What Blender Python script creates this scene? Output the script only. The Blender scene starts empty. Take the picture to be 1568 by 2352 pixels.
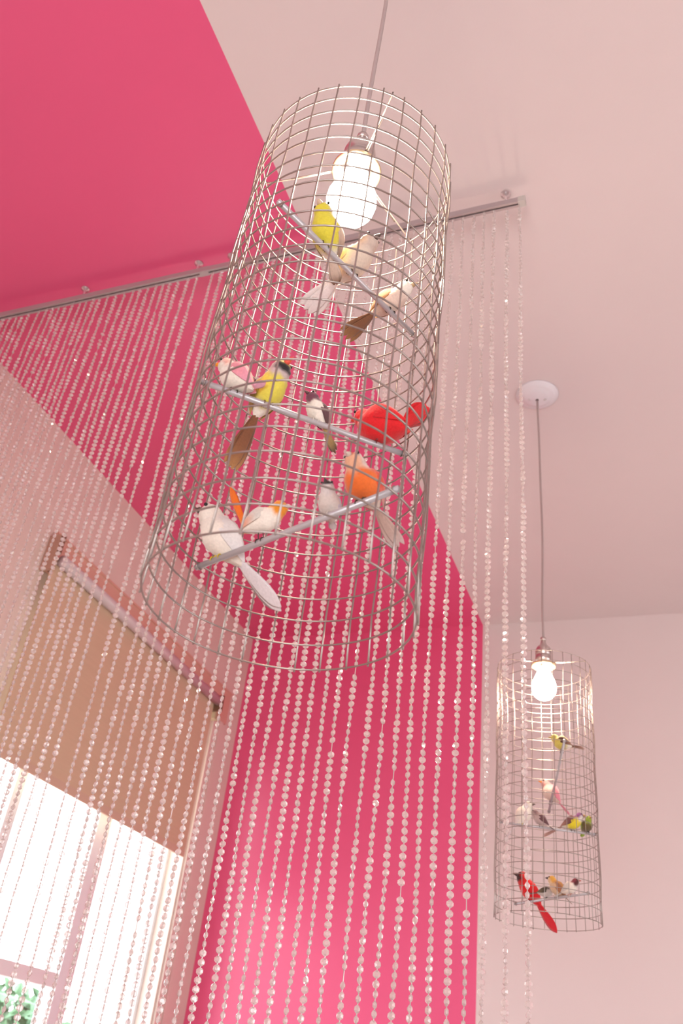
import bpy, bmesh, math, random
import numpy as np
from mathutils import Vector, Matrix

random.seed(7)
C = bpy.context.scene.collection
sc = bpy.context.scene

# ------------------------------------------------------------------ camera
CAM_Z = 1.45
YAW, PITCH, ROLL = map(math.radians, (23.6676, 33.9181, 7.4339))
FOCAL_PX = 1997.5
cy, sy, cp, sp = math.cos(YAW), math.sin(YAW), math.cos(PITCH), math.sin(PITCH)
fwd = Vector((-sy * cp, cy * cp, sp))
rgt0 = Vector((cy, sy, 0))
up0 = rgt0.cross(fwd)
rgt = rgt0 * math.cos(ROLL) + up0 * math.sin(ROLL)
upv = -rgt0 * math.sin(ROLL) + up0 * math.cos(ROLL)
cam_data = bpy.data.cameras.new('camera')
cam_data.sensor_fit = 'VERTICAL'
cam_data.sensor_height = 36.0
cam_data.lens = 36.0 * FOCAL_PX / 2352.0
cam_data.clip_start = 0.02
cam_data.dof.use_dof = True
cam_data.dof.focus_distance = 1.12
cam_data.dof.aperture_fstop = 9.0
cam = bpy.data.objects.new('camera', cam_data)
C.objects.link(cam)
m = Matrix((rgt, upv, -fwd)).transposed().to_4x4()
m.translation = (0, 0, CAM_Z)
cam.matrix_world = m
sc.camera = cam

# ------------------------------------------------------------------ light, exposure
sc.view_settings.view_transform = 'Standard'
sc.view_settings.look = 'None'
sc.view_settings.gamma = 1.0
sc.view_settings.use_curve_mapping = False
sc.view_settings.exposure = 0.95
sc.cycles.use_denoising = True
sc.cycles.max_bounces = 6
sc.cycles.diffuse_bounces = 4
sc.cycles.glossy_bounces = 3
sc.cycles.transmission_bounces = 4
sc.cycles.transparent_max_bounces = 8
sc.cycles.adaptive_threshold = 0.03
sc.cycles.caustics_reflective = False
sc.cycles.caustics_refractive = False

world = bpy.data.worlds.new('overcast_sky')
sc.world = world
world.use_nodes = True
bg = world.node_tree.nodes['Background']
bg.inputs[0].default_value = (0.97, 0.97, 1.0, 1)
bg.inputs[1].default_value = 3.0


def area(name, loc, rot, sx, sy_, power, col):
    l = bpy.data.lights.new(name, 'AREA')
    l.shape = 'RECTANGLE'
    l.size, l.size_y, l.energy, l.color = sx, sy_, power, col
    o = bpy.data.objects.new(name, l)
    C.objects.link(o)
    o.location, o.rotation_euler = loc, rot
    return o


# daylight in the window behind the camera, as bright as the sky seen through the other window (3.0 x pi x 3.4 m2)
area('window_back_offscreen', (0.3, -2.70, 1.00), (math.radians(90), 0, 0), 2.0, 1.7, 32, (0.97, 0.97, 1.0))
BULB_POWER = 95.0

# ------------------------------------------------------------------ materials
MATS = {}


def mat(name, col=(0.8, 0.8, 0.8), rough=0.5, metal=0.0, bump=0.0, bscale=200.0, var=0.0, vscale=6.0, **kw):
    if name in MATS:
        return MATS[name]
    M = bpy.data.materials.new(name)
    M.use_nodes = True
    N, Lk = M.node_tree.nodes, M.node_tree.links
    b = N['Principled BSDF']
    b.inputs['Base Color'].default_value = (*col, 1)
    b.inputs['Roughness'].default_value = rough
    b.inputs['Metallic'].default_value = metal
    for k, v in kw.items():
        b.inputs[k.replace('_', ' ')].default_value = v
    tc = N.new('ShaderNodeTexCoord')
    if bump:
        n = N.new('ShaderNodeTexNoise')
        n.inputs['Scale'].default_value = bscale
        n.inputs['Detail'].default_value = 4
        Lk.new(tc.outputs['Object'], n.inputs['Vector'])
        bp = N.new('ShaderNodeBump')
        bp.inputs['Strength'].default_value = bump
        bp.inputs['Distance'].default_value = 0.002
        Lk.new(n.outputs[0], bp.inputs['Height'])
        Lk.new(bp.outputs[0], b.inputs['Normal'])
    if var:
        n = N.new('ShaderNodeTexNoise')
        n.inputs['Scale'].default_value = vscale
        n.inputs['Detail'].default_value = 3
        Lk.new(tc.outputs['Object'], n.inputs['Vector'])
        mx = N.new('ShaderNodeMix')
        mx.data_type = 'RGBA'
        mx.inputs[6].default_value = (*[c * (1 - var) for c in col], 1)
        mx.inputs[7].default_value = (*[min(1, c * (1 + var)) for c in col], 1)
        Lk.new(n.outputs[0], mx.inputs[0])
        Lk.new(mx.outputs[2], b.inputs['Base Color'])
    MATS[name] = M
    return M


white_paint = mat('pale_pink_white_paint', (0.74, 0.62, 0.62), 0.6, bump=0.08, bscale=260, var=0.012)
wall_paint = mat('pale_pink_wall_paint', (0.74, 0.62, 0.62), 0.55, bump=0.08, bscale=260, var=0.012)
cream_paint = mat('warm_cream_wall_paint', (0.76, 0.64, 0.57), 0.55, bump=0.08, bscale=260, var=0.012)
pink_paint = mat('hot_pink_paint', (0.80, 0.105, 0.25), 0.36, bump=0.06, bscale=260, var=0.015)
trim_white = mat('white_satin_trim', (0.90, 0.88, 0.90), 0.35, bump=0.03)
floor_mat = mat('light_wood_floor', (0.50, 0.40, 0.35), 0.35, bump=0.1, bscale=40, var=0.12, vscale=3)
wire_metal = mat('galvanised_wire', (0.39, 0.33, 0.305), 0.32, metal=0.8, bump=0.1, bscale=900)
nickel = mat('brushed_nickel', (0.62, 0.54, 0.52), 0.28, metal=0.9, bump=0.05, bscale=700)
brass_rim = mat('warm_brass_rim', (0.78, 0.64, 0.42), 0.3, metal=0.9, bump=0.04)
rod_paint = mat('silver_painted_rod', (0.55, 0.51, 0.53), 0.38, metal=0.35, bump=0.06, bscale=500, var=0.05, vscale=60)
cord_grey = mat('grey_lamp_cord', (0.42, 0.32, 0.31), 0.5, bump=0.1, bscale=800)
canopy_white = mat('white_enamel', (0.78, 0.72, 0.76), 0.3, bump=0.02)
screw_metal = mat('screw_metal', (0.7, 0.66, 0.66), 0.3, metal=0.8)
dark_hole = mat('dark_rubber', (0.05, 0.02, 0.02), 0.7)
track_metal = mat('anodised_track', (0.44, 0.36, 0.37), 0.42, metal=0.25, bump=0.04)
cap_plastic = mat('grey_plastic_cap', (0.55, 0.50, 0.47), 0.5)
clear_hook = mat('clear_plastic_hook', (0.80, 0.60, 0.62), 0.15, **{'Transmission_Weight': 0.55})
tube_paint = mat('blind_tube_paint', (0.66, 0.56, 0.57), 0.4, bump=0.03)
pelmet_mat = mat('salmon_pelmet_board', (0.72, 0.43, 0.34), 0.5, bump=0.06, var=0.03)
bracket_brown = mat('bracket_brown', (0.20, 0.10, 0.06), 0.5)
bracket_tan = mat('bracket_tan', (0.50, 0.38, 0.24), 0.5)
vinyl = mat('white_vinyl_frame', (0.88, 0.91, 0.94), 0.35, bump=0.02)
bark = mat('bark', (0.16, 0.11, 0.08), 0.85, bump=0.4, bscale=30, var=0.2)
leaf_mat = mat('green_leaves', (0.14, 0.28, 0.16), 0.55, var=0.3, vscale=2.5)
bounce_ground_mat = mat('pale_bounce_ground', (0.55, 0.53, 0.49), 0.9, var=0.15, vscale=1.5)  # unseen ground, made pale to bounce daylight up to the ceiling


def make_bead_mat():
    M = bpy.data.materials.new('iridescent_acrylic_bead')
    M.use_nodes = True
    N, Lk = M.node_tree.nodes, M.node_tree.links
    b = N['Principled BSDF']
    b.inputs['Base Color'].default_value = (1.0, 0.94, 0.915, 1)
    b.inputs['Roughness'].default_value = 0.03
    b.inputs['IOR'].default_value = 1.55
    b.inputs['Transmission Weight'].default_value = 0.45
    b.inputs['Thin Film IOR'].default_value = 1.6
    tp = N.new('ShaderNodeBsdfTransparent')
    tp.inputs[0].default_value = (1.0, 0.95, 0.95, 1)
    tl = N.new('ShaderNodeBsdfTranslucent')
    tl.inputs[0].default_value = (1.0, 0.93, 0.91, 1)
    m2 = N.new('ShaderNodeMixShader')
    m2.inputs[0].default_value = 0.16
    Lk.new(b.outputs[0], m2.inputs[1])
    Lk.new(tl.outputs[0], m2.inputs[2])
    mx = N.new('ShaderNodeMixShader')
    mx.inputs[0].default_value = 0.66
    Lk.new(tp.outputs[0], mx.inputs[1])
    Lk.new(m2.outputs[0], mx.inputs[2])
    Lk.new(mx.outputs[0], N['Material Output'].inputs[0])
    tc = N.new('ShaderNodeTexCoord')
    n = N.new('ShaderNodeTexNoise')
    n.inputs['Scale'].default_value = 70
    Lk.new(tc.outputs['Object'], n.inputs['Vector'])
    mr = N.new('ShaderNodeMapRange')
    mr.inputs[1].default_value, mr.inputs[2].default_value = 0.3, 0.7
    mr.inputs[3].default_value, mr.inputs[4].default_value = 280, 560
    Lk.new(n.outputs[0], mr.inputs[0])
    Lk.new(mr.outputs[0], b.inputs['Thin Film Thickness'])
    return M


bead_mat = make_bead_mat()
filament = mat('clear_filament', (0.95, 0.80, 0.79), 0.25, **{'Transmission_Weight': 0.5})


def make_shade_mat():
    M = bpy.data.materials.new('tan_blind_fabric')
    M.use_nodes = True
    N, Lk = M.node_tree.nodes, M.node_tree.links
    N.remove(N['Principled BSDF'])
    out = N['Material Output']
    tc = N.new('ShaderNodeTexCoord')
    w = N.new('ShaderNodeTexNoise')
    w.inputs['Scale'].default_value = 120
    mp = N.new('ShaderNodeMapping')
    mp.inputs['Scale'].default_value = (1, 0.06, 1)
    Lk.new(tc.outputs['Object'], mp.inputs[0])
    Lk.new(mp.outputs[0], w.inputs['Vector'])
    cr = N.new('ShaderNodeValToRGB')
    cr.color_ramp.elements[0].color = (0.66, 0.50, 0.35, 1)
    cr.color_ramp.elements[1].color = (0.72, 0.55, 0.39, 1)
    Lk.new(w.outputs[0], cr.inputs[0])
    d = N.new('ShaderNodeBsdfDiffuse')
    t = N.new('ShaderNodeBsdfTranslucent')
    t.inputs[0].default_value = (0.55, 0.33, 0.2, 1)
    Lk.new(cr.outputs[0], d.inputs[0])
    mx = N.new('ShaderNodeMixShader')
    mx.inputs[0].default_value = 0.07
    Lk.new(d.outputs[0], mx.inputs[1])
    Lk.new(t.outputs[0], mx.inputs[2])
    Lk.new(mx.outputs[0], out.inputs[0])
    return M


shade_mat = make_shade_mat()


def make_pane_mat():
    M = bpy.data.materials.new('window_glass')
    M.use_nodes = True
    N, Lk = M.node_tree.nodes, M.node_tree.links
    N.remove(N['Principled BSDF'])
    t = N.new('ShaderNodeBsdfTransparent')
    t.inputs[0].default_value = (0.97, 0.99, 0.98, 1)
    g = N.new('ShaderNodeBsdfGlossy')
    g.inputs['Roughness'].default_value = 0.02
    mx = N.new('ShaderNodeMixShader')
    mx.inputs[0].default_value = 0.05
    Lk.new(t.outputs[0], mx.inputs[1])
    Lk.new(g.outputs[0], mx.inputs[2])
    Lk.new(mx.outputs[0], N['Material Output'].inputs[0])
    return M


pane_mat = make_pane_mat()


def make_bulb_mat():
    M = bpy.data.materials.new('glowing_bulb_glass')
    M.use_nodes = True
    N = M.node_tree.nodes
    b = N['Principled BSDF']
    b.inputs['Base Color'].default_value = (1, 0.96, 0.9, 1)
    b.inputs['Emission Color'].default_value = (1.0, 0.80, 0.60, 1)
    b.inputs['Emission Strength'].default_value = BULB_POWER
    return M


bulb_mat = make_bulb_mat()


def make_tint_mat(name, rough, bump):
    """plumage / horn: colour read from the 'tint' attribute of the mesh"""
    M = bpy.data.materials.new(name)
    M.use_nodes = True
    N, Lk = M.node_tree.nodes, M.node_tree.links
    b = N['Principled BSDF']
    b.inputs['Roughness'].default_value = rough
    a = N.new('ShaderNodeAttribute')
    a.attribute_name = 'tint'
    tc = N.new('ShaderNodeTexCoord')
    n = N.new('ShaderNodeTexNoise')
    n.inputs['Scale'].default_value = 420
    n.inputs['Detail'].default_value = 5
    Lk.new(tc.outputs['Object'], n.inputs['Vector'])
    if bump:
        hs = N.new('ShaderNodeHueSaturation')
        mr = N.new('ShaderNodeMapRange')
        mr.inputs[3].default_value, mr.inputs[4].default_value = 0.82, 1.14
        Lk.new(n.outputs[0], mr.inputs[0])
        Lk.new(mr.outputs[0], hs.inputs['Value'])
        Lk.new(a.outputs['Color'], hs.inputs['Color'])
        Lk.new(hs.outputs[0], b.inputs['Base Color'])
        bp = N.new('ShaderNodeBump')
        bp.inputs['Strength'].default_value = bump
        bp.inputs['Distance'].default_value = 0.001
        Lk.new(n.outputs[0], bp.inputs['Height'])
        Lk.new(bp.outputs[0], b.inputs['Normal'])
        b.inputs['Sheen Weight'].default_value = 0.3
    else:
        Lk.new(a.outputs['Color'], b.inputs['Base Color'])
    return M


feather_mat = make_tint_mat('dyed_feather', 0.8, 0.5)
horn_mat = make_tint_mat('beak_and_foot', 0.35, 0.0)


# ------------------------------------------------------------------ helpers
def link(name, me, material=None, parent=None, loc=(0, 0, 0), rot=None, smooth=False):
    o = bpy.data.objects.new(name, me)
    C.objects.link(o)
    if material is not None and not me.materials:
        me.materials.append(material)
    o.parent = parent
    o.location = loc
    if rot is not None:
        o.rotation_euler = rot
    if smooth:
        me.polygons.foreach_set('use_smooth', [True] * len(me.polygons))
    return o


def empty(name, loc, label, cat, group=None):
    o = bpy.data.objects.new(name, None)
    o.empty_display_size = 0.03
    C.objects.link(o)
    o.location = loc
    o['label'] = label
    o['category'] = cat
    if group:
        o['group'] = group
    return o


def tag(o, label, cat, group=None):
    o['label'] = label
    o['category'] = cat
    if group:
        o['group'] = group
    return o


def struct(o):
    o['kind'] = 'structure'
    return o


class MB:
    def __init__(self):
        self.v, self.f, self.mi = [], [], []

    def box(self, x0, x1, y0, y1, z0, z1, mi=0):
        b = len(self.v)
        self.v += [(x0, y0, z0), (x1, y0, z0), (x1, y1, z0), (x0, y1, z0), (x0, y0, z1), (x1, y0, z1), (x1, y1, z1), (x0, y1, z1)]
        for f in ((0, 3, 2, 1), (4, 5, 6, 7), (0, 1, 5, 4), (1, 2, 6, 5), (2, 3, 7, 6), (3, 0, 4, 7)):
            self.f.append(tuple(b + i for i in f))
            self.mi.append(mi)
        return self

    def lathe(self, prof, n=24, caps=True):
        b = len(self.v)
        for r, z in prof:
            for k in range(n):
                a = 2 * math.pi * k / n
                self.v.append((r * math.cos(a), r * math.sin(a), z))
        for i in range(len(prof) - 1):
            for k in range(n):
                k2 = (k + 1) % n
                self.f.append((b + i * n + k, b + i * n + k2, b + (i + 1) * n + k2, b + (i + 1) * n + k))
                self.mi.append(0)
        if caps:
            self.f.append(tuple(b + k for k in reversed(range(n))))
            e = b + (len(prof) - 1) * n
            self.f.append(tuple(e + k for k in range(n)))
            self.mi += [0, 0]
        return self

    def tube(self, pts, rad, n=6, closed=False):
        """round tube along points; rad a number or one per point"""
        pts = [Vector(p) for p in pts]
        N = len(pts)
        rads = rad if isinstance(rad, (list, tuple)) else [rad] * N
        b = len(self.v)
        ref = None
        for i, p in enumerate(pts):
            if closed:
                t = pts[(i + 1) % N] - pts[i - 1]
            else:
                t = pts[min(i + 1, N - 1)] - pts[max(i - 1, 0)]
            t.normalize()
            if ref is None:
                ref = Vector((0, 0, 1)) if abs(t.z) < 0.9 else Vector((1, 0, 0))
            u = (ref - t * ref.dot(t)).normalized()
            ref = u
            w = t.cross(u)
            for k in range(n):
                a = 2 * math.pi * k / n
                self.v.append(tuple(p + (u * math.cos(a) + w * math.sin(a)) * rads[i]))
        for i in range(N if closed else N - 1):
            j = (i + 1) % N
            for k in range(n):
                k2 = (k + 1) % n
                self.f.append((b + i * n + k, b + i * n + k2, b + j * n + k2, b + j * n + k))
                self.mi.append(0)
        if not closed:
            self.f.append(tuple(b + k for k in reversed(range(n))))
            e = b + (N - 1) * n
            self.f.append(tuple(e + k for k in range(n)))
            self.mi += [0, 0]
        return self

    def mesh(self, name, mats=()):
        me = bpy.data.meshes.new(name)
        me.from_pydata(self.v, [], self.f)
        for x in mats:
            me.materials.append(x)
        if len(mats) > 1:
            me.polygons.foreach_set('material_index', self.mi)
        me.update()
        return me

    def build(self, name, material, parent=None, loc=(0, 0, 0), rot=None, smooth=False):
        ms = material if isinstance(material, (list, tuple)) else [material]
        return link(name, self.mesh(name, ms), None, parent, loc, rot, smooth)


# ------------------------------------------------------------------ the room
XL, YF, ZC = -1.995, 3.635, CAM_Z + 1.92       # left wall, far wall, ceiling
XR, YB = 2.7, -2.6
XP = -0.796                                   # where the hot pink paint stops
T = 0.16

struct(MB().box(XL - T, XR + T, YB - T, YF + T, -0.1, 0.0).build('floor', floor_mat))
mb = MB()
mb.box(XL - T, XP, YB - T, YF + T, ZC, ZC + 0.1, 0)
mb.box(XP, XR + T, YB - T, YF + T, ZC, ZC + 0.1, 1)
struct(mb.build('ceiling', [pink_paint, white_paint]))
mb = MB()
mb.box(XL, XP, YF, YF + T, 0, ZC, 0)
mb.box(XP, XR, YF, YF + T, 0, ZC, 1)
struct(mb.build('wall_far', [pink_paint, wall_paint]))

# left wall with its window opening
WY0, WY1, WZ0, WZ1 = 2.12, 3.375, 0.85, CAM_Z + 1.40
mb = MB()
mb.box(XL - T, XL, YB - T, WY0, 0, ZC)
mb.box(XL - T, XL, WY1, YF + T, 0, ZC)
mb.box(XL - T, XL, WY0, WY1, 0, WZ0)
mb.box(XL - T, XL, WY0, WY1, WZ1, ZC)
struct(mb.build('wall_left', cream_paint))
# back wall with a wide window
mb = MB()
mb.box(XL, -0.7, YB - T, YB, 0, ZC)
mb.box(1.3, XR + T, YB - T, YB, 0, ZC)
mb.box(-0.7, 1.3, YB - T, YB, 0, 0.1)
mb.box(-0.7, 1.3, YB - T, YB, 1.95, ZC)
struct(mb.build('wall_back', wall_paint))
mb = MB()  # right wall, with an opening added to admit sky light
mb.box(XR, XR + T, YB, 0.4, 0, ZC)
mb.box(XR, XR + T, 2.2, YF + T, 0, ZC)
mb.box(XR, XR + T, 0.4, 2.2, 0, 0.1)
mb.box(XR, XR + T, 0.4, 2.2, 1.95, ZC)
struct(mb.build('wall_right', wall_paint))

# window in the left wall: frame set back in a plastered reveal
def window_left():
    xo, xi = XL - 0.120, XL - 0.070
    w = MB()
    w.box(xo, xi, WY0, WY0 + 0.03, WZ0, WZ1)
    w.box(xo, xi, WY1 - 0.02, WY1, WZ0, WZ1)
    w.box(xo, xi, WY0, WY1, WZ0, WZ0 + 0.06)
    w.box(xo, xi, WY0, WY1, WZ1 - 0.06, WZ1)
    o = struct(w.build('window_1', vinyl))
    w = MB()
    w.box(xo, xi + 0.012, 2.815, 2.86, WZ0 + 0.06, WZ1 - 0.06)
    w.build('mullion', vinyl, o)
    w = MB()
    w.box(xo + 0.005, xi + 0.004, 2.865, 2.885, WZ0 + 0.06, WZ1 - 0.06)
    w.box(xo + 0.005, xi + 0.004, 2.893, 2.912, WZ0 + 0.06, WZ1 - 0.06)
    w.build('sash_stile', trim_white, o)
    w = MB()
    w.box(xo + 0.01, xi - 0.01, 2.345, 2.395, WZ0 + 0.06, WZ1 - 0.06)
    w.build('sash_stile', vinyl, o)
    zr = CAM_Z + 0.235
    w = MB()
    w.box(xo + 0.012, xi + 0.006, WY0 + 0.03, 2.815, zr - 0.022, zr + 0.022)
    w.build('meeting_rail', trim_white, o)
    xg = (xo + xi) / 2
    for (a, b, z0, z1) in ((WY0 + 0.03, 2.345, zr + 0.022, WZ1 - 0.06), (2.395, 2.815, zr + 0.022, WZ1 - 0.06),
                           (WY0 + 0.03, 2.345, WZ0 + 0.06, zr - 0.022), (2.395, 2.815, WZ0 + 0.06, zr - 0.022),
                           (2.912, WY1 - 0.02, WZ0 + 0.06, WZ1 - 0.06)):
        MB().box(xg - 0.002, xg + 0.002, a, b, z0, z1).build('pane', pane_mat, o)
    w = MB()
    w.box(XL - 0.065, XL + 0.04, WY0 - 0.03, WY1 + 0.03, WZ0 - 0.03, WZ0)
    w.build('window_sill', trim_white, o)


window_left()
# flat casing with a groove beside the window
w = MB()
w.box(XL, XL + 0.010, WY1 + 0.012, WY1 + 0.062, 0.86, CAM_Z + 1.42)
w.box(XL, XL + 0.006, WY1 + 0.062, WY1 + 0.070, 0.86, CAM_Z + 1.42)
w.box(XL, XL + 0.010, WY1 + 0.070, WY1 + 0.105, 0.86, CAM_Z + 1.42)
struct(w.build('trim_1', cream_paint))


def plain_window(name, axis, c0, c1, z0, z1, wall):
    """frame, cross bar and panes of a window outside the picture"""
    w = MB()
    g = []

    def bar(a0, a1, b0, b1, th=0.05):
        if axis == 'y':
            w.box(a0, a1, wall - th, wall, b0, b1)
        else:
            w.box(wall, wall + th, a0, a1, b0, b1)

    mid = (c0 + c1) / 2
    bar(c0, c0 + 0.05, z0, z1); bar(c1 - 0.05, c1, z0, z1)
    bar(c0 + 0.05, c1 - 0.05, z0, z0 + 0.05); bar(c0 + 0.05, c1 - 0.05, z1 - 0.05, z1)
    bar(mid - 0.03, mid + 0.03, z0 + 0.05, z1 - 0.05)
    o = struct(w.build(name, trim_white))
    for a0, a1 in ((c0 + 0.05, mid - 0.03), (mid + 0.03, c1 - 0.05)):
        p = MB()
        if axis == 'y':
            p.box(a0, a1, wall - 0.027, wall - 0.023, z0 + 0.05, z1 - 0.05)
        else:
            p.box(wall + 0.023, wall + 0.027, a0, a1, z0 + 0.05, z1 - 0.05)
        p.build('pane', pane_mat, o)


plain_window('window_2', 'y', -0.7, 1.3, 0.1, 1.95, YB - 0.03)
plain_window('added_window_right', 'x', 0.4, 2.2, 0.1, 1.95, XR + 0.03)  # unseen right-wall window, added so that sky light fills the room
for nm, bxs in (('baseboard_far', (XL, XR, YF - 0.015, YF)), ('baseboard_back', (XL, XR, YB, YB + 0.015))):
    struct(MB().box(bxs[0], bxs[1], bxs[2], bxs[3], 0, 0.1).build(nm, trim_white))

# ------------------------------------------------------------------ roller blind
def roller_blind():
    z0 = CAM_Z
    root = empty('roller_blind', (XL, 2.75, z0 + 1.45), 'tan fabric roller blind drawn half down over the window', 'blind')

    def R(mb):
        mb.v = [(x - XL, y - 2.75, z - z0 - 1.45) for x, y, z in mb.v]
        return mb
    xb = XL + 0.055
    # board behind the roller
    R(MB().box(XL + 0.001, XL + 0.012, 2.054, 3.50, z0 + 1.405, z0 + 1.552)).build('pelmet_board', pelmet_mat, root)
    R(MB().box(XL + 0.001, XL + 0.018, 2.054, 3.505, z0 + 1.552, z0 + 1.560)).build('top_edge', pelmet_mat, root)
    # end cheek at the left, open bracket
    R(MB().box(XL + 0.001, XL + 0.050, 2.040, 2.052, z0 + 1.395, z0 + 1.535)).build('end_cheek', mat('cheek_tan', (0.50, 0.30, 0.22), 0.5), root)
    R(MB().box(XL + 0.0505, XL + 0.060, 2.042, 2.056, z0 + 1.46, z0 + 1.535)).build('bracket', bracket_brown, root)
    # tube
    t = MB()
    n = 20
    t.tube([(xb, 2.075, z0 + 1.447), (xb, 3.318, z0 + 1.447)], 0.021, n)
    R(t).build('roller_tube', tube_paint, root, smooth=True)
    R(MB().box(xb - 0.03, xb + 0.022, 3.320, 3.328, z0 + 1.40, z0 + 1.475)).build('bracket', bracket_brown, root)
    R(MB().box(XL + 0.012, XL + 0.045, 3.330, 3.362, z0 + 1.37, z0 + 1.41)).build('clip', bracket_tan, root)
    # fabric, very slightly bowed, with a hem pocket
    f = MB()
    xf = xb - 0.021
    ny, nz = 24, 10
    for side in (0.0, 0.0012):
        for j in range(nz + 1):
            for i in range(ny + 1):
                y = 2.056 + (3.315 - 2.056) * i / ny
                z = z0 + 0.770 + (1.45 - 0.770) * j / nz
                f.v.append((xf + side + 0.0015 * math.sin(i * 0.9) * (1 - j / nz), y, z))
    n0 = (ny + 1) * (nz + 1)
    for j in range(nz):
        for i in range(ny):
            a = j * (ny + 1) + i
            q = (a, a + 1, a + ny + 2, a + ny + 1)
            f.f.append(tuple(reversed(q)))
            f.f.append(tuple(n0 + k for k in q))
            f.mi += [0, 0]
    fb = R(f).build('blind_fabric', shade_mat, root)
    R(MB().box(xf - 0.003, xf + 0.004, 2.056, 3.312, z0 + 0.762, z0 + 0.790)).build('hem_bar', mat('hem_tan', (0.64, 0.46, 0.34), 0.6, bump=0.05), root)


roller_blind()

# ------------------------------------------------------------------ curtain track
TY, TZ = 1.352, CAM_Z + 1.87
TX0, TX1 = XL + 0.004, -0.2095


def curtain_track():
    root = empty('curtain_track', (-1.1, TY, ZC), 'slim grey metal curtain track hung under the ceiling on small hooks', 'track')

    def R(mb):
        mb.v = [(x + 1.1, y - TY, z - ZC) for x, y, z in mb.v]
        return mb
    h, hw = 0.017, 0.0085
    for a, b in ((TX0, -1.105), (-1.1035, TX1 - 0.018)):
        t = MB()
        t.box(a, b, TY - hw, TY - 0.0025, TZ, TZ + h)
        t.box(a, b, TY + 0.0025, TY + hw, TZ, TZ + h)
        t.box(a, b, TY - 0.0025, TY + 0.0025, TZ + 0.013, TZ + h)
        r = R(t).build('rail', track_metal, root)
        R(MB().box(a, b, TY - 0.0024, TY + 0.0024, TZ + 0.012, TZ + 0.013)).build('groove', track_metal, r)
    R(MB().box(TX1 - 0.018, TX1, TY - hw - 0.001, TY + hw + 0.001, TZ - 0.001, TZ + h + 0.001)).build('end_cap', cap_plastic, root)
    R(MB().box(-1.118, -1.09, TY - hw - 0.0008, TY + hw + 0.0008, TZ - 0.0006, TZ + h + 0.0008)).build('joint_sleeve', track_metal, root)
    for x in (-1.515, -1.131, -1.026, -0.258, -1.90):
        hk = MB().lathe([(0.004, 0.0), (0.0125, -0.001), (0.0125, -0.003), (0.006, -0.006), (0.0035, -0.010), (0.003, -0.022), (0.005, -0.029), (0.005, -0.033)], 14)
        hk.v = [(a + x + 1.1, b - 0.001, c) for a, b, c in hk.v]
        hk.build('hook', clear_hook, root, smooth=True)


curtain_track()

# ------------------------------------------------------------------ bead strands
PITCH_B = 0.0127
BR = 0.0060


def bead_geo():
    v, f = [], []
    n = 8
    for x, r in ((-0.0029, 0.52 * BR), (-0.0005, BR), (0.0005, BR), (0.0029, 0.52 * BR)):
        for k in range(n):
            a = 2 * math.pi * (k + 0.5) / n
            v.append((x, r * math.cos(a), 0.93 * r * math.sin(a)))
    for i in range(3):
        for k in range(n):
            k2 = (k + 1) % n
            f.append((i * n + k, i * n + k2, (i + 1) * n + k2, (i + 1) * n + k))
    f.append(tuple(reversed(range(n))))
    f.append(tuple(range(3 * n, 4 * n)))
    # reversed winding check: outward for +x cap
    return np.array(v), f


BV, BF = bead_geo()
bead_mesh = bpy.data.meshes.new('bead')
bead_mesh.from_pydata(BV.tolist(), [], BF)
bead_mesh.materials.append(bead_mat)
bm_ = bmesh.new(); bm_.from_mesh(bead_mesh); bmesh.ops.recalc_face_normals(bm_, faces=bm_.faces)
bm_.to_mesh(bead_mesh); bm_.free()
BF = [tuple(p.vertices) for p in bead_mesh.polygons]

strand_x = [-.225, -.256, -.288, -.312, -.337, -.365, -.391, -.416, -.441, -.467, -.493, -.526, -.553, -.577, -.604,
            -.629, -.653, -.680, -.703, -.731, -.758, -.785, -.811, -.839, -.861, -.888, -.915, -.938, -.964, -.990,
            -1.012, -1.046, -1.075, -1.124, -1.153, -1.183, -1.208, -1.232, -1.257, -1.283, -1.309, -1.332, -1.359,
            -1.387, -1.418, -1.448, -1.469, -1.491, -1.513, -1.541, -1.566, -1.590, -1.614, -1.637, -1.663, -1.698,
            -1.724, -1.746, -1.772, -1.797, -1.822, -1.847, -1.872, -1.897, -1.922, -1.947]


def in_view(p):
    d = Vector(p) - Vector((0, 0, CAM_Z))
    z = d.dot(fwd)
    x, y = 784 + FOCAL_PX * d.dot(rgt) / z, 1176 - FOCAL_PX * d.dot(upv) / z
    return 0 < x < 1568 and 0 < y < 2352, z


ONES = ['', 'first', 'second', 'third', 'fourth', 'fifth', 'sixth', 'seventh', 'eighth', 'ninth', 'tenth', 'eleventh', 'twelfth', 'thirteenth',
        'fourteenth', 'fifteenth', 'sixteenth', 'seventeenth', 'eighteenth', 'nineteenth']


def ordinal(n):
    if n < 20:
        return ONES[n]
    t = ('twenty', 'thirty', 'forty', 'fifty', 'sixty', 'seventy')[n // 10 - 2]
    return t[:-1] + 'ieth' if n % 10 == 0 else t + '-' + ONES[n % 10]


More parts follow.
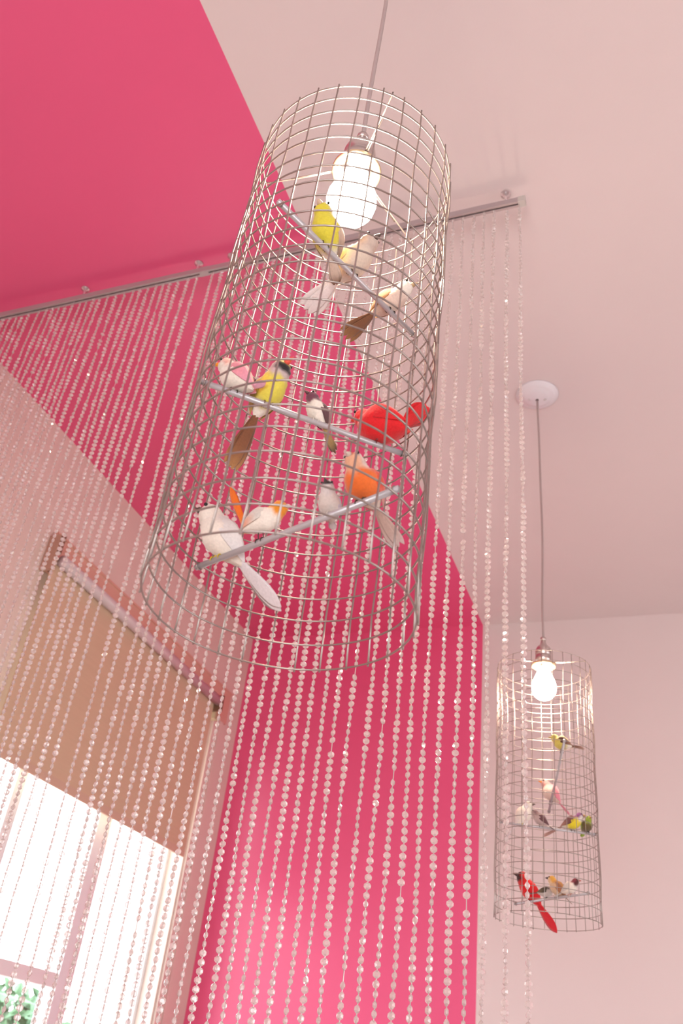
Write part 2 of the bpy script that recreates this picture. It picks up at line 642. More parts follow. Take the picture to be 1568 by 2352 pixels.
def bead_strands():
    rng = random.Random(11)
    strands, cand = [], []
    for si, x in enumerate(strand_x):
        nb = 184 + rng.randint(-2, 2)
        off = 0.012 + rng.uniform(0, 0.012)
        ang, vel, left = rng.uniform(0, math.pi), 0.0, 0
        beads = []
        for k in range(nb):
            if left <= 0:
                left = rng.randint(2, 7)
                vel = rng.choice((0, 0.03, -0.03, 0.1, -0.1, 0.35, -0.35, 0.55, -0.55))
            left -= 1
            ang += vel + rng.gauss(0, 0.10)
            if rng.random() < 0.035:
                ang += rng.uniform(0.8, 1.6)
            tilt = rng.gauss(0, 0.09)
            z = -off - k * PITCH_B + rng.gauss(0, 0.0003)
            if rng.random() < 0.008:
                continue                      # a missing bead now and then
            sway = 0.0012 * math.sin(k * 0.11 + si) + 0.0004 * math.sin(k * 0.9 + si * 2)
            beads.append((sway, 0.0008 * math.sin(k * 0.17 + si * 1.7), z, ang, tilt))
        strands.append((x, beads))
        for bi, b in enumerate(beads):
            ok, dz = in_view((x + b[0], TY + b[1], TZ + b[2]))
            if ok:
                cand.append((dz, si, bi))
    cand.sort()
    single = {(si, bi) for dz, si, bi in cand[:300]}
    for si, (x, beads) in enumerate(strands):
        V, F = [], []
        # filament through the strand, 5 sided
        pts = [(0, 0, 0.0015)] + [(b[0], b[1], b[2]) for b in beads] + [(beads[-1][0], beads[-1][1], beads[-1][2] - 0.006)]
        fm = MB().tube(pts, 0.00085, 5)
        V = [np.array(fm.v)]
        F = list(fm.f)
        nfil = len(F)
        base = len(fm.v)
        for bi, (bx, by, bz, a, t) in enumerate(beads):
            if (si, bi) in single:
                continue
            ct, st, ca, sa = math.cos(t), math.sin(t), math.cos(a), math.sin(a)
            v = BV.copy()
            y2, z2 = v[:, 1] * ct - v[:, 2] * st, v[:, 1] * st + v[:, 2] * ct
            x3, y3 = v[:, 0] * ca - y2 * sa, v[:, 0] * sa + y2 * ca
            V.append(np.stack([x3 + bx, y3 + by, z2 + bz], 1))
            F += [tuple(base + i for i in q) for q in BF]
            base += len(BV)
        me = bpy.data.meshes.new('bead_strand')
        me.from_pydata(np.concatenate(V).tolist(), [], F)
        me.materials.append(bead_mat)
        me.materials.append(filament)
        mi = np.zeros(len(F), dtype=np.int32)
        mi[:nfil] = 1
        me.polygons.foreach_set('material_index', mi)
        o = link('bead_strand', me, loc=(x, TY, TZ + 0.002))
        tag(o, ordinal(si + 1) + ' strand of clear faceted beads from the end cap of the ceiling track', 'bead strand', 'bead strands of the curtain')
        for bi, (bx, by, bz, a, t) in enumerate(beads):
            if (si, bi) in single:
                link('bead', bead_mesh, parent=o, loc=(bx, by, bz), rot=(t, 0, a))


bead_strands()

# ------------------------------------------------------------------ caged pendant lamps
NV, NR = 29, 25


def pendant(top, ax, r, L, phase, label, perches, seed, cord_bend, wr=0.00095):
    rng = random.Random(seed)
    top = Vector(top)
    root = empty('pendant_lamp', (top.x, top.y, ZC), label, 'pendant lamp', 'wire cage pendant lamps')
    down = top.z - ZC                       # local z of the cage's top ring
    tilt = Vector((0, 0, 1)).rotation_difference(Vector(ax)).to_euler()
    Mt = Matrix.Translation((0, 0, down)) @ tilt.to_matrix().to_4x4()

    def place(o, M=Matrix()):
        o.matrix_local = Mt @ M
        return o
    # canopy
    cm = MB().lathe([(0.001, -0.0235), (0.010, -0.0235), (0.030, -0.0215), (0.040, -0.0180), (0.0425, -0.0155), (0.050, -0.0145),
                     (0.0565, -0.0120), (0.060, -0.0085), (0.0635, -0.0060), (0.0665, -0.0040), (0.0665, 0.0)], 48)
    cn = cm.build('canopy', canopy_white, root, smooth=True)
    for s in (-1, 1):
        sm = MB().lathe([(0.001, -0.0022), (0.0025, -0.0022), (0.0042, -0.0010), (0.0042, 0.003)], 14)
        a = math.radians(12)
        sm.v = [(x + s * 0.0245 * math.cos(a), y + s * 0.0245 * math.sin(a), z - 0.0223) for x, y, z in sm.v]
        sm.build('screw', screw_metal, cn, smooth=True)
    MB().lathe([(0.0048, -0.0246), (0.0048, -0.022)], 12).build('grommet', dark_hole, cn)
    # cord, hanging with a faint wave
    zt, zb = -0.022, down + 0.084
    pts = []
    for i in range(25):
        u = i / 24
        w = cord_bend * math.sin(math.pi * u) + cord_bend * 0.35 * math.sin(4.1 * math.pi * u) * u
        e = Vector(ax) * (0.084)
        pts.append((w + e.x * u, 0.6 * w + e.y * u, zt + (zb - zt) * u))
    MB().tube(pts, 0.0031, 8).build('cord', cord_grey, root, smooth=True)
    # socket: strain relief, shell, threaded skirt, flange ring
    s = MB().lathe([(0.0035, 0.092), (0.0060, 0.090), (0.0060, 0.077), (0.0075, 0.074), (0.0095, 0.068), (0.0150, 0.063),
                    (0.0190, 0.056), (0.0205, 0.049), (0.0205, 0.040), (0.0195, 0.039), (0.0195, 0.036), (0.0205, 0.035),
                    (0.0205, 0.020), (0.0180, 0.019), (0.0180, 0.002), (0.0150, 0.001), (0.0150, 0.012), (0.001, 0.012)], 32, caps=False)
    so = place(s.build('socket', nickel, root, smooth=True))
    fl = MB().lathe([(0.0182, 0.016), (0.0300, 0.013), (0.0312, 0.010), (0.0300, 0.0065), (0.0270, 0.0060), (0.0255, 0.0085),
                     (0.0215, 0.0095), (0.0182, 0.0090), (0.0182, 0.016)], 36, caps=False)
    fo = fl.build('shade_ring', brass_rim, root, smooth=True)
    place(fo)
    sc_ = MB().lathe([(0.0042, 0.0885), (0.0075, 0.0885), (0.0078, 0.085), (0.0075, 0.0815), (0.0042, 0.0815)], 12, caps=False)
    sc_.build('strain_relief', nickel, so, smooth=True)
    # bulb
    prof = [(0.0010, -0.0830), (0.0090, -0.0818), (0.0170, -0.0780), (0.0240, -0.0715), (0.0288, -0.0625), (0.0308, -0.0520),
            (0.0300, -0.0430), (0.0272, -0.0330), (0.0236, -0.0245), (0.0200, -0.0170), (0.0172, -0.0100), (0.0150, -0.0030), (0.0142, 0.0040)]
    b = place(MB().lathe(prof, 24).build('bulb', bulb_mat, root, smooth=True))
    MB().lathe([(0.0143, 0.003), (0.0135, 0.005), (0.0142, 0.007), (0.0135, 0.009), (0.0140, 0.0115), (0.010, 0.014)], 20, caps=False).build('screw_base', nickel, b, smooth=True)
    # three wire arms from the socket to the top ring
    for k in range(3):
        a = phase[1] + k * 2 * math.pi / 3
        c, sn = math.cos(a), math.sin(a)
        pt = [(0.0185 * c, 0.0185 * sn, 0.0165), (0.05 * c, 0.05 * sn, 0.010), (r * c, r * sn, 0.0005), (r * c, r * sn, 0.004)]
        tw = MB().tube(pt, 0.0010, 6)
        pt2 = [(p[0] - 0.003 * sn * (1 - i / 3), p[1] + 0.003 * c * (1 - i / 3), p[2] - 0.001) for i, p in enumerate(pt[:3])]
        tw.tube(pt2[:2] + [((pt2[1][0] + pt2[2][0]) / 2, (pt2[1][1] + pt2[2][1]) / 2, (pt2[1][2] + pt2[2][2]) / 2)], 0.0009, 6)
        place(tw.build('support_arm', wire_metal, root, smooth=True))
    # rings and uprights of the welded mesh
    rm = MB().tube([(r * math.cos(t), r * math.sin(t), 0) for t in np.linspace(0, 2 * math.pi, 64, endpoint=False)], wr, 6, True).mesh('ring_wire', [wire_metal])
    rm.polygons.foreach_set('use_smooth', [True] * len(rm.polygons))
    for k in range(NR):
        o = link('ring_wire', rm, parent=root)
        j = Matrix.Rotation(rng.gauss(0, 0.004), 4, 'X') @ Matrix.Rotation(rng.gauss(0, 0.004), 4, 'Y')
        place(o, Matrix.Translation((rng.gauss(0, .0004), rng.gauss(0, .0004), -L * k / (NR - 1))) @ j @ Matrix.Rotation(rng.uniform(0, 6), 4, 'Z'))
    um = MB().tube([(0.0012 * math.sin(i * 2.1), 0.0006 * math.sin(i * 1.3 + 1), 0.002 - (L + 0.004) * i / 12) for i in range(13)], wr, 6).mesh('upright_wire', [wire_metal])
    um.polygons.foreach_set('use_smooth', [True] * len(um.polygons))
    for k in range(NV):
        a = phase[0] + 2 * math.pi * k / NV + rng.gauss(0, 0.006)
        o = link('upright_wire', um, parent=root)
        rr = r + 0.0014
        place(o, Matrix.Translation((rr * math.cos(a), rr * math.sin(a), rng.gauss(0, 0.0005))) @ Matrix.Rotation(a, 4, 'Z'))
    # perches
    rods = []
    for a, bb in perches:
        A = Vector(a); B = Vector(bb)
        pm = MB().tube([A, A + (B - A) * 0.5, B], 0.0031, 12)
        pr = place(pm.build('perch', rod_paint, root, smooth=True))
        for e, d in ((A, 1), (B, -1)):
            dirv = (B - A).normalized() * d
            q = Vector((0, 0, 1)).cross(dirv).normalized()
            base = e + dirv * 0.004
            loop = [base + q * (0.0037 * math.cos(t)) + Vector((0, 0, 0.0037 * math.sin(t))) for t in np.linspace(0, 2 * math.pi, 12, endpoint=False)]
            MB().tube(loop, 0.0006, 5, True).build('tie_wire', wire_metal, pr, smooth=True)
        G = Matrix.Translation(root.location) @ Mt
        rods.append((G @ A, G @ B))
    return rods


def yaxis_angle(deg):
    # angle around the axis counted as in the survey of the photograph
    return math.radians(deg)


TOP1, AX1 = (-0.30115, 0.59625, CAM_Z + 0.95057), (0.0025, 0.0161, 1)
TOP2, AX2 = (-0.30033, 2.10211, CAM_Z + 0.97233), (0.0098, -0.0119, 1)
rods1 = pendant(TOP1, AX1, 0.11636, 0.6144, (PH1 := math.radians(-6.0), math.radians(-50)),
                'pendant lamp in a wire mesh birdcage hanging in front of the bead curtain',
                [((-.024, -.114, -.198), (.063, .098, -.198)), ((-.102, -.055, -.38), (.066, .096, -.38)), ((-.112, .031, -.543), (.11, -.038, -.53))], 3, 0.002)
rods2 = pendant(TOP2, AX2, 0.11543, 0.5964, (0.05, math.radians(-20)),
                'pendant lamp in a wire mesh birdcage hanging behind the bead curtain',
                [((.06, -.099, -.222), (-.01, .114, -.33)), ((-.097, -.062, -.402), (.111, .031, -.401)), ((-.086, .077, -.551), (.098, -.061, -.546))], 5, 0.004, 0.00078)


# ------------------------------------------------------------------ birds
def tinted(me, cols):
    a = me.color_attributes.new('tint', 'FLOAT_COLOR', 'POINT')
    if isinstance(cols, tuple):
        cols = [cols] * len(me.vertices)
    a.data.foreach_set('color', [c for col in cols for c in (*col, 1.0)])


def loft(nodes, seg, sub, ref=Vector((0, 1, 0))):
    """nodes: (pos, r_side, r_normal); returns verts, faces, per-vert (s, phi)"""
    P = [Vector(n[0]) for n in nodes]
    N = len(P)
    rings = []
    for i in range(N - 1):
        p0, p1, p2, p3 = P[max(i - 1, 0)], P[i], P[i + 1], P[min(i + 2, N - 1)]
        a0, a1 = nodes[i], nodes[i + 1]
        b0, b3 = nodes[max(i - 1, 0)], nodes[min(i + 2, N - 1)]
        for k in range(sub if i < N - 2 else sub + 1):
            t = k / sub
            h = lambda q0, q1, q2, q3: 0.5 * ((2 * q1) + (q2 - q0) * t + (2 * q0 - 5 * q1 + 4 * q2 - q3) * t * t + (3 * q1 - q0 - 3 * q2 + q3) * t ** 3)
            rings.append((h(p0, p1, p2, p3), max(0.0002, h(b0[1], a0[1], a1[1], b3[1])), max(0.0002, h(b0[2], a0[2], a1[2], b3[2])), (i + t) / (N - 1)))
    V, F, info = [], [], []
    M = len(rings)
    for i, (p, rs, rn, s) in enumerate(rings):
        t = (rings[min(i + 1, M - 1)][0] - rings[max(i - 1, 0)][0]).normalized()
        side = (ref - t * ref.dot(t)).normalized()
        nrm = side.cross(t) * -1
        if nrm.length < 0.5:
            nrm = Vector((0, 0, 1))
        for k in range(seg):
            a = 2 * math.pi * k / seg
            V.append(p + nrm * (rn * math.cos(a)) + side * (rs * math.sin(a)))
            info.append((s, a))
    for i in range(M - 1):
        for k in range(seg):
            k2 = (k + 1) % seg
            F.append((i * seg + k, i * seg + k2, (i + 1) * seg + k2, (i + 1) * seg + k))
    F.append(tuple(reversed(range(seg))))
    F.append(tuple((M - 1) * seg + k for k in range(seg)))
    return V, F, info


def tint_mesh(name, V, F, cols, material):
    me = bpy.data.meshes.new(name)
    me.from_pydata([tuple(v) for v in V], [], F)
    tinted(me, cols)
    me.materials.append(material)
    me.polygons.foreach_set('use_smooth', [True] * len(me.polygons))
    bm = bmesh.new(); bm.from_mesh(me); bmesh.ops.recalc_face_normals(bm, faces=bm.faces); bm.to_mesh(me); bm.free()
    return me


def mixc(a, b, t):
    t = max(0.0, min(1.0, t))
    return tuple(x + (y - x) * t for x, y in zip(a, b))


def sst(a, b, x):
    t = max(0.0, min(1.0, (x - a) / (b - a)))
    return t * t * (3 - 2 * t)


def bird(label, group, rod, t, L, heading, pitch, belly, back, head=None, throat=None, cap=None, face=None, rump=None,
         wing=None, tail=None, tail_len=0.8, tail_ang=0, tail_n=3, tail_w=0.095, fan=7, beak=(0.5, 0.3, 0.1), beak_len=0.13,
         leg=(0.05, 0.03, 0.02), crest=None, fat=1.0, look=0, leg_h=0.0, tail_tip=None, seed=0, wing_len=1.0, wing_out=0.0, cap_s=0.80, tail_roll=0):
    rng = random.Random(seed + int(L * 1e5))
    A, B = rod
    P = A + (B - A) * t + Vector((0, 0, 0.0031))
    root = empty('bird', P, label, 'bird', group)
    root.rotation_euler = (0, 0, math.radians(heading))
    head = head or back
    throat = throat or head
    rump = rump or belly
    wing = wing or back
    tail = tail or wing
    p = math.radians(pitch)
    a = Vector((math.cos(p), 0, math.sin(p)))
    nrm = Vector((-math.sin(p), 0, math.cos(p)))
    c = Vector((-0.05 * L * math.sin(p), 0, (0.285 * fat + leg_h) * L))
    hc = c + a * 0.38 * L + Vector((0.02, 0, 0.14 * math.cos(p))) * L
    u = (hc - (c + a * 0.12 * L)).normalized()
    neck = (c + a * 0.22 * L).lerp(hc, 0.55)
    nodes = [(c - a * 0.53 * L, 0.02 * L, 0.015 * L), (c - a * 0.42 * L, 0.12 * L * fat, 0.085 * L * fat), (c - a * 0.20 * L, 0.225 * L * fat, 0.20 * L * fat),
             (c + a * 0.02 * L, 0.265 * L * fat, 0.265 * L * fat), (c + a * 0.20 * L, 0.235 * L * fat, 0.235 * L * fat), (neck, 0.195 * L, 0.195 * L),
             (hc, 0.182 * L, 0.185 * L), (hc + u * 0.11 * L, 0.138 * L, 0.142 * L), (hc + u * 0.172 * L, 0.02 * L, 0.02 * L)]
    V, F, info = loft(nodes, 20, 4)
    # which way the ring angle runs: a=0 is dorsal
    cols = []
    for v, (s, ph) in zip(V, info):
        d = math.cos(ph)                                   # 1 dorsal, -1 ventral
        col = mixc(belly, back, sst(-0.05, 0.35, d + 0.12 * math.sin(s * 23 + ph * 5)))
        col = mixc(col, mixc(rump, back, sst(0.2, 0.6, d)), 1 - sst(0.14, 0.26, s + 0.02 * math.sin(ph * 6)))
        hcol = mixc(throat, head, sst(-0.5, 0.1, d))
        if face:
            hcol = mixc(hcol, face, (1 - sst(-0.55, -0.15, d)) * sst(0.64, 0.72, s))
        if cap:
            hcol = mixc(hcol, cap, sst(cap_s, cap_s + 0.06, s + 0.10 * max(d, -0.3)))
        col = mixc(col, hcol, sst(0.52, 0.62, s + 0.025 * math.sin(ph * 5)))
        cols.append(col)
    amp = 0.006 * L
    V = [v + Vector((rng.gauss(0, amp), rng.gauss(0, amp), rng.gauss(0, amp))) for v in V]
    body = link('body', tint_mesh('body', V, F, cols, feather_mat), parent=root)
    # head direction
    lk = math.radians(look)
    hd = (Vector((math.cos(p * 0.25), 0, math.sin(p * 0.25)))).normalized()
    hd = Matrix.Rotation(lk, 3, 'Z') @ hd
    hs = Vector((0, 0, 1)).cross(hd).normalized()
    hu = hd.cross(hs)
    hm = hc + u * 0.03 * L
    bk = MB().tube([hm + hd * 0.14 * L, hm + hd * 0.18 * L, hm + hd * (0.17 + beak_len * 0.6) * L - hu * 0.006 * L, hm + hd * (0.17 + beak_len) * L - hu * 0.02 * L],
                   [0.062 * L, 0.052 * L, 0.028 * L, 0.003 * L], 8)
    me = bk.mesh('beak'); tinted(me, beak); link('beak', me, horn_mat, root, smooth=True)
    for sgn in (-1, 1):
        e = hm + hd * 0.085 * L + hs * (sgn * 0.142 * L) + hu * 0.055 * L
        bm = bmesh.new()
        bmesh.ops.create_icosphere(bm, subdivisions=2, radius=0.030 * L, matrix=Matrix.Translation(e))
        me = bpy.data.meshes.new('eye'); bm.to_mesh(me); bm.free()
        tinted(me, (0.008, 0.006, 0.006)); link('eye', me, horn_mat, root, smooth=True)
    if crest:
        bm = MB().tube([hc + u * 0.11 * L - hd * 0.02 * L, hc + u * 0.22 * L - hd * 0.06 * L, hc + u * 0.30 * L - hd * 0.13 * L], [0.085 * L, 0.05 * L, 0.004 * L], 8)
        me = bm.mesh('crest'); tinted(me, crest); link('crest', me, feather_mat, root, smooth=True)
    # wings: folded blades lying along the flanks
    for sgn in (-1, 1):
        o0 = c + a * 0.20 * L + nrm * 0.07 * L
        o1 = c - a * (0.48 * wing_len + 0.06) * L + nrm * 0.02 * L
        yo = 0.235 * L * fat
        wn = [(o0 + Vector((0, sgn * (yo - 0.03 * L), 0)), 0.010 * L, 0.04 * L), (o0.lerp(o1, 0.18) + Vector((0, sgn * (yo + 0.005 * L), 0)), 0.024 * L, 0.135 * L),
              (o0.lerp(o1, 0.42) + Vector((0, sgn * (yo + (0.01 + wing_out * 0.3) * L), 0)), 0.026 * L, 0.145 * L), (o0.lerp(o1, 0.72) + Vector((0, sgn * (yo * 0.78 + wing_out * L * 0.6), 0)), 0.018 * L, 0.095 * L),
              (o1 + Vector((0, sgn * (yo * 0.42 + wing_out * L), 0)), 0.004 * L, 0.012 * L)]
        V, F, info = loft(wn, 12, 4)
        tip = tail if tail_tip is None else tail_tip
        cols = [mixc(wing, mixc(wing, tip, 0.6), sst(0.45, 0.9, s + 0.05 * math.sin(ph * 3))) for s, ph in info]
        link('wing', tint_mesh('wing', V, F, cols, feather_mat), parent=root)
    # tail feathers
    tb = c - a * 0.44 * L
    ta = math.radians(tail_ang)
    d0 = -a
    for k in range(tail_n):
        yaw = math.radians(fan) * (k - (tail_n - 1) / 2)
        dd = (d0 * math.cos(ta) + nrm * math.sin(ta)).normalized()
        side = Vector((0, 1, 0))
        dk = (dd * math.cos(yaw) + side * math.sin(yaw)).normalized()
        sk = (side * math.cos(yaw) - dd * math.sin(yaw)).normalized()
        sk = Matrix.Rotation(math.radians(tail_roll), 3, dk) @ sk
        nk = dk.cross(sk)
        l = tail_len * L * (1 - 0.05 * abs(k - (tail_n - 1) / 2)) * rng.uniform(0.94, 1.0)
        lift = 0.012 * L * (k - (tail_n - 1) / 2) ** 2 * -1 + 0.006 * L * k
        w = tail_w * L
        tn = [(tb + nk * lift, 0.45 * w, 0.02 * L), (tb + dk * l * 0.25 + nk * lift, 0.75 * w, 0.014 * L), (tb + dk * l * 0.6 + nk * (lift * 0.8 - 0.01 * l), 1.0 * w, 0.009 * L),
              (tb + dk * l * 0.85 + nk * (lift * 0.5 - 0.03 * l), 0.8 * w, 0.006 * L), (tb + dk * l + nk * (-0.05 * l), 0.08 * w, 0.002 * L)]
        V, F, info = loft(tn, 8, 3, ref=sk)
        cols = [mixc(tail, tail_tip or tail, sst(0.4, 0.95, s)) for s, ph in info]
        link('tail_feather', tint_mesh('tail_feather', V, F, cols, feather_mat), parent=root)
    # legs and toes gripping the perch
    rd = (B - A).normalized()
    ry = Matrix.Rotation(-math.radians(heading), 3, 'Z') @ rd
    for sgn in (-1, 1):
        f0 = Vector((0, 0, 0)) + ry * (sgn * 0.075 * L)
        g = MB().tube([c + Vector((-0.03 * L, sgn * 0.08 * L, -0.15 * L)), f0 + Vector((-0.03 * L, 0, 0.06 * L + leg_h * 0.4 * L)), f0 + Vector((0, 0, 0.0008))], [0.020 * L, 0.014 * L, 0.013 * L], 6)
        q = Vector((0, 0, 1)).cross(ry).normalized()
        for j, off in ((1, -0.02), (1, 0.02), (-1, 0.0)):
            cen = f0 + ry * off * L - Vector((0, 0, 0.0031))
            g.tube([cen + (Vector((0, 0, 1)) * math.cos(th) + q * (j * math.sin(th))) * 0.0038 for th in (0.0, 0.5, 1.0, 1.5, 2.0)], [0.0008, 0.0008, 0.0007, 0.0006, 0.0003], 5)
        me = g.mesh('leg'); tinted(me, leg); link('leg', me, horn_mat, root, smooth=True)
    return root


WHT = (0.92, 0.80, 0.70)
CRM = (0.78, 0.62, 0.50)
G1a, G1b, G1c = 'birds on the top perch of the front cage', 'birds on the middle perch of the front cage', 'birds on the bottom perch of the front cage'
YEL = (0.78, 0.66, 0.05)
BRN = (0.16, 0.06, 0.025)
TAN = (0.36, 0.18, 0.07)
bird('lemon yellow bird with white lower belly right below the glowing bulb', G1a, rods1[0], .305, .056, -95, 48, YEL, (0.70, 0.60, 0.10), head=(0.80, 0.62, 0.50), throat=YEL,
     rump=WHT, wing=(0.66, 0.46, 0.34), tail=(0.62, 0.45, 0.36), tail_tip=BRN, tail_len=.55, beak=(0.70, 0.50, 0.36), beak_len=.08, fat=1.12, seed=1)
bird('cream sparrow with dark eye stripe and long fluffy white tail on the top perch', G1a, rods1[0], .51, .058, -22, 28, CRM, (0.72, 0.52, 0.38), head=(0.26, 0.14, 0.09), throat=(0.66, 0.50, 0.42),
     rump=WHT, wing=(0.70, 0.55, 0.46), tail=(0.84, 0.72, 0.70), tail_len=.95, tail_n=4, fan=9, tail_ang=-4, tail_w=.12, fat=1.1, beak=(0.10, 0.06, 0.05), seed=2)
bird('pale peach bird with chestnut wing and dark brown tail on the top perch', G1a, rods1[0], .80, .050, -8, 30, (0.78, 0.58, 0.48), (0.66, 0.36, 0.18), head=(0.80, 0.70, 0.60), throat=WHT,
     wing=(0.45, 0.20, 0.07), tail=(0.22, 0.08, 0.03), tail_tip=(0.35, 0.16, 0.05), tail_len=1.0, tail_n=4, fan=10, tail_ang=-6, beak=(0.6, 0.4, 0.2), seed=3)
bird('white and coral pink bird with a small orange beak on the middle perch', G1b, rods1[1], .15, .048, 190, 40, WHT, (0.86, 0.28, 0.30), head=(0.84, 0.42, 0.36), throat=WHT,
     wing=(0.86, 0.30, 0.36), tail=(0.88, 0.42, 0.55), tail_len=.34, tail_ang=60, beak=(0.85, 0.28, 0.02), beak_len=.15, seed=4, fat=1.22)
bird('yellow breasted finch with black face, red beak and long streaked brown tail', G1b, rods1[1], .315, .058, -28, 56, (0.80, 0.66, 0.08), (0.42, 0.34, 0.05), head=(0.62, 0.44, 0.40), throat=(0.66, 0.50, 0.48),
     face=(0.02, 0.012, 0.012), rump=WHT, cap=(0.60, 0.52, 0.10), wing=(0.45, 0.36, 0.06), tail=(0.22, 0.07, 0.025), tail_tip=(0.45, 0.20, 0.07), tail_len=1.2, tail_n=4, fan=5, tail_ang=-6,
     beak=(0.85, 0.12, 0.08), beak_len=.17, leg=BRN, seed=5)
bird('tiny white bellied bird with plum coloured head on the middle perch', G1b, rods1[1], .54, .036, 240, 52, WHT, (0.14, 0.04, 0.06), head=(0.14, 0.04, 0.07), throat=(0.18, 0.05, 0.08),
     wing=(0.12, 0.04, 0.05), tail=(0.42, 0.26, 0.10), tail_tip=(0.10, 0.05, 0.03), tail_len=.9, beak=(0.12, 0.05, 0.05), leg=(0.75, 0.66, 0.6), fat=1.1, seed=6)
RED = (0.80, 0.006, 0.012)
bird('bright red bird with raised red tail at the end of the middle perch', G1b, rods1[1], .865, .062, 172, 18, RED, RED, head=RED, wing=(0.72, 0.005, 0.012), tail=RED, tail_len=.55, tail_ang=52, tail_n=4, fan=12,
     tail_w=.17, beak_len=.07, beak=(0.75, 0.03, 0.02), crest=RED, leg=(0.2, 0.01, 0.01), fat=1.38, seed=7)
bird('large all white dove-like bird with long tail hanging below the bottom perch', G1c, rods1[2], .115, .064, 208, 48, WHT, (0.80, 0.72, 0.68), head=WHT, wing=(0.80, 0.73, 0.70), tail=(0.82, 0.72, 0.74), tail_len=1.05, tail_n=3, fan=6,
     tail_w=.155, tail_roll=-20, tail_ang=2, beak=(0.08, 0.05, 0.04), beak_len=.06, leg=(0.72, 0.52, 0.02), fat=1.1, seed=8)
bird('white bird with orange head and upright orange tail on the bottom perch', G1c, rods1[2], .35, .041, 4, 30, WHT, WHT, head=(0.85, 0.30, 0.01), throat=(0.85, 0.28, 0.01), wing=(0.70, 0.62, 0.56), tail=(0.90, 0.17, 0.0),
     tail_len=1.5, tail_ang=92, tail_roll=60, fan=5, tail_w=.11, beak=(0.7, 0.5, 0.45), beak_len=.09, leg_h=.2, fat=1.1, seed=9)
bird('small grey-white bird with a black cap on the bottom perch', G1c, rods1[2], .68, .033, -85, 36, (0.72, 0.60, 0.55), (0.66, 0.58, 0.62), head=(0.66, 0.58, 0.60), throat=(0.68, 0.58, 0.56), cap=(0.015, 0.012, 0.016),
     wing=(0.62, 0.54, 0.62), tail=(0.6, 0.5, 0.5), tail_len=.3, cap_s=.79, fat=1.1, beak=(0.1, 0.08, 0.08), leg=(0.75, 0.66, 0.6), seed=10)
bird('round orange-red bird with white cheeks and grey hanging tail on the bottom perch', G1c, rods1[2], .835, .047, -108, 30, (0.86, 0.16, 0.02), (0.80, 0.05, 0.01), head=(0.80, 0.60, 0.52), throat=(0.83, 0.42, 0.26), cap=(0.78, 0.03, 0.01), cap_s=.88,
     rump=WHT, wing=(0.82, 0.06, 0.01), tail=(0.62, 0.42, 0.36), tail_tip=(0.70, 0.52, 0.50), tail_len=1.0, fan=8, tail_n=3, beak=(0.65, 0.5, 0.42), beak_len=.07, fat=1.25, seed=11)
G2a, G2b, G2c = 'birds on the sloping perch of the back cage', 'birds on the middle perch of the back cage', 'birds on the bottom perch of the back cage'
bird('yellow bird with frayed brown tail on the upper perch of the back cage', G2a, rods2[0], .155, .048, 178, 22, (0.80, 0.66, 0.14), (0.72, 0.58, 0.14), head=(0.78, 0.66, 0.16), rump=WHT, wing=(0.12, 0.05, 0.03),
     tail=(0.34, 0.15, 0.08), tail_tip=(0.5, 0.26, 0.18), tail_len=.72, tail_n=5, fan=11, tail_ang=6, fat=1.3, seed=12, wing_out=.05)
bird('coral pink bird with orange beak and pink tail in the back cage', G2a, rods2[0], .86, .056, 200, 50, (0.82, 0.60, 0.52), (0.88, 0.26, 0.30), head=(0.86, 0.32, 0.30), throat=(0.85, 0.40, 0.36), wing=(0.86, 0.28, 0.34),
     tail=(0.88, 0.30, 0.40), tail_len=.75, beak=(0.9, 0.30, 0.04), fat=1.35, seed=13)
bird('white bird with pale drooping tail on the middle perch of the back cage', G2b, rods2[1], .25, .056, 8, 56, WHT, WHT, head=WHT, wing=WHT, tail=(0.82, 0.66, 0.66), tail_len=.8, beak=(0.10, 0.05, 0.04), leg=(0.7, 0.5, 0.03), fat=1.2, seed=14)
bird('mauve-grey bird with dark plum wings on the middle perch of the back cage', G2b, rods2[1], .42, .042, 185, 38, (0.60, 0.44, 0.42), (0.14, 0.06, 0.08), head=(0.20, 0.10, 0.11), throat=(0.58, 0.42, 0.40), wing=(0.15, 0.06, 0.07),
     tail=(0.14, 0.06, 0.06), tail_len=.5, fat=1.2, seed=15)
bird('bird with purple head, yellow breast and long brown tail in the back cage', G2b, rods2[1], .75, .050, 2, 24, (0.84, 0.66, 0.02), (0.18, 0.07, 0.07), head=(0.22, 0.05, 0.20), throat=(0.80, 0.68, 0.62), cap=(0.20, 0.05, 0.18),
     rump=WHT, wing=(0.18, 0.07, 0.07), tail=(0.45, 0.20, 0.15), tail_tip=(0.6, 0.3, 0.22), tail_len=1.15, tail_n=4, fan=7, tail_ang=-6, fat=1.2, seed=16)
bird('small green and dark olive bird on the middle perch of the back cage', G2b, rods2[1], .90, .040, -60, 30, (0.16, 0.11, 0.04), (0.10, 0.07, 0.02), head=(0.30, 0.42, 0.02), throat=(0.34, 0.42, 0.05), wing=(0.26, 0.34, 0.02),
     tail=(0.3, 0.42, 0.03), tail_len=.5, fat=1.2, seed=17)
bird('red bird with long red tail hanging below the bottom perch of the back cage', G2c, rods2[2], .20, .072, 200, 54, RED, RED, head=(0.66, 0.01, 0.01), face=(0.05, 0.005, 0.005), wing=(0.72, 0.005, 0.01), tail=(0.74, 0.006, 0.02), tail_len=1.0,
     tail_n=3, fan=4, tail_w=.17, tail_roll=-35, tail_ang=-2, beak=(0.08, 0.03, 0.03), seed=18)
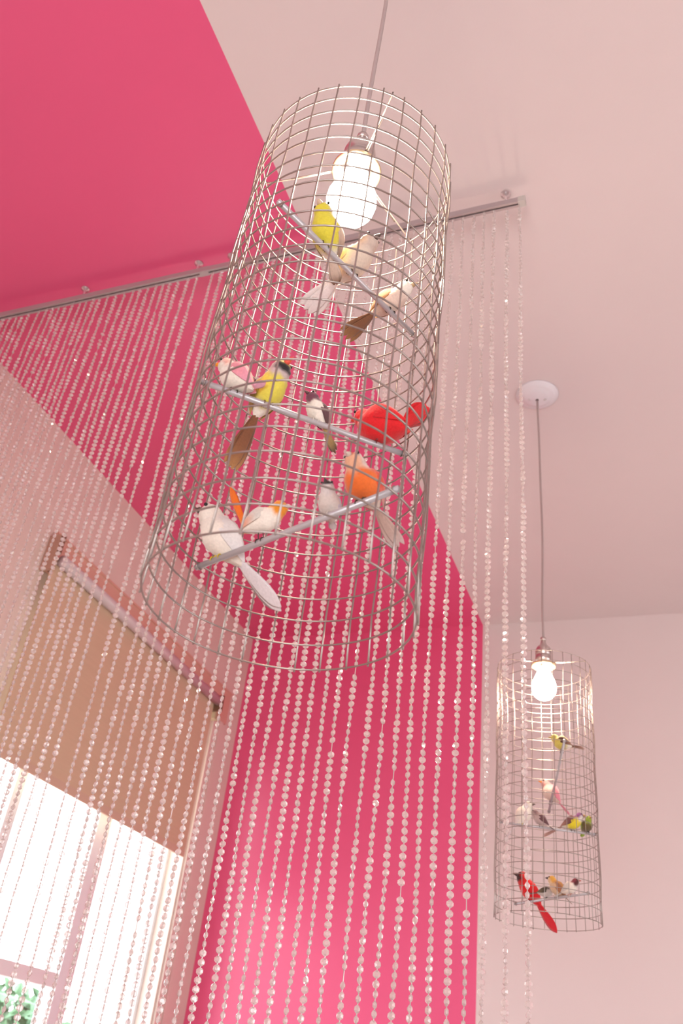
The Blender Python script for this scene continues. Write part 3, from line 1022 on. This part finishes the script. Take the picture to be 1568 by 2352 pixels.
bird('small grey bird with black and white wings on the bottom perch of the back cage', G2c, rods2[2], .44, .038, 10, 12, (0.66, 0.56, 0.52), (0.36, 0.30, 0.29), head=(0.45, 0.38, 0.36), throat=(0.6, 0.5, 0.46), wing=(0.08, 0.06, 0.04),
     tail=(0.07, 0.05, 0.04), tail_tip=(0.3, 0.22, 0.12), tail_len=.9, fat=1.2, seed=19)
bird('golden orange bird with brown wings on the bottom perch of the back cage', G2c, rods2[2], .59, .048, 178, 48, (0.74, 0.50, 0.32), (0.60, 0.28, 0.08), head=(0.82, 0.42, 0.06), throat=(0.84, 0.60, 0.36), wing=(0.42, 0.18, 0.09),
     tail=(0.3, 0.14, 0.08), tail_len=.5, beak=(0.06, 0.04, 0.04), fat=1.2, seed=20)
bird('white bird with maroon head on the bottom perch of the back cage', G2c, rods2[2], .76, .040, -5, 32, WHT, WHT, head=(0.26, 0.04, 0.06), throat=(0.10, 0.02, 0.02), wing=(0.74, 0.66, 0.6), tail=(0.6, 0.5, 0.45), tail_len=.6,
     beak=(0.5, 0.12, 0.1), leg=(0.7, 0.3, 0.2), fat=1.2, seed=21)

# ------------------------------------------------------------------ garden beyond the window
struct(MB().box(-40, XL - T - 0.02, -25, 35, -0.35, -0.25).build('garden_ground', bounce_ground_mat))


def tree(x, y, h, label, seed):
    rng = random.Random(seed)
    root = empty('tree', (x, y, -0.25), label, 'tree', 'trees in the garden')
    MB().tube([(0, 0, 0), (0.08, 0.03, h * 0.3), (0.02, 0.1, h * 0.55), (0.1, 0.05, h * 0.8)], [0.18, 0.14, 0.09, 0.03], 10).build('trunk', bark, root, smooth=True)
    for k in range(5):
        a = k * 1.3 + rng.random()
        b = MB().tube([(0.05, 0.05, h * (0.35 + 0.08 * k)), (0.6 * math.cos(a), 0.6 * math.sin(a), h * (0.45 + 0.08 * k)), (1.2 * math.cos(a), 1.2 * math.sin(a), h * (0.5 + 0.09 * k))], [0.05, 0.035, 0.012], 7)
        b.build('branch', bark, root, smooth=True)
    f = MB()
    for k in range(2600):
        d = Vector((rng.gauss(0, 1), rng.gauss(0, 1), rng.gauss(0, 1))).normalized() * rng.uniform(0.55, 1.0)
        c = Vector((d.x * h * 0.36, d.y * h * 0.36, h * 0.62 + d.z * h * 0.36))
        u = Vector((rng.gauss(0, 1), rng.gauss(0, 1), rng.gauss(0, 1))).normalized()
        w = u.cross(Vector((rng.gauss(0, 1), rng.gauss(0, 1), rng.gauss(0, 1)))).normalized()
        s = rng.uniform(0.05, 0.09)
        b = len(f.v)
        n = u.cross(w) * s * 0.25
        f.v += [tuple(c - u * s * 1.5), tuple(c + w * s * 0.7 + n), tuple(c + u * s * 1.5), tuple(c - w * s * 0.7 + n)]
        f.f += [(b, b + 1, b + 2), (b, b + 2, b + 3)]
        f.mi += [0, 0]
    o = f.build('foliage', leaf_mat, root)
    o['kind'] = 'stuff'


tree(-6.3, 7.9, 2.35, 'leafy green garden tree seen through the lower window pane', 4)
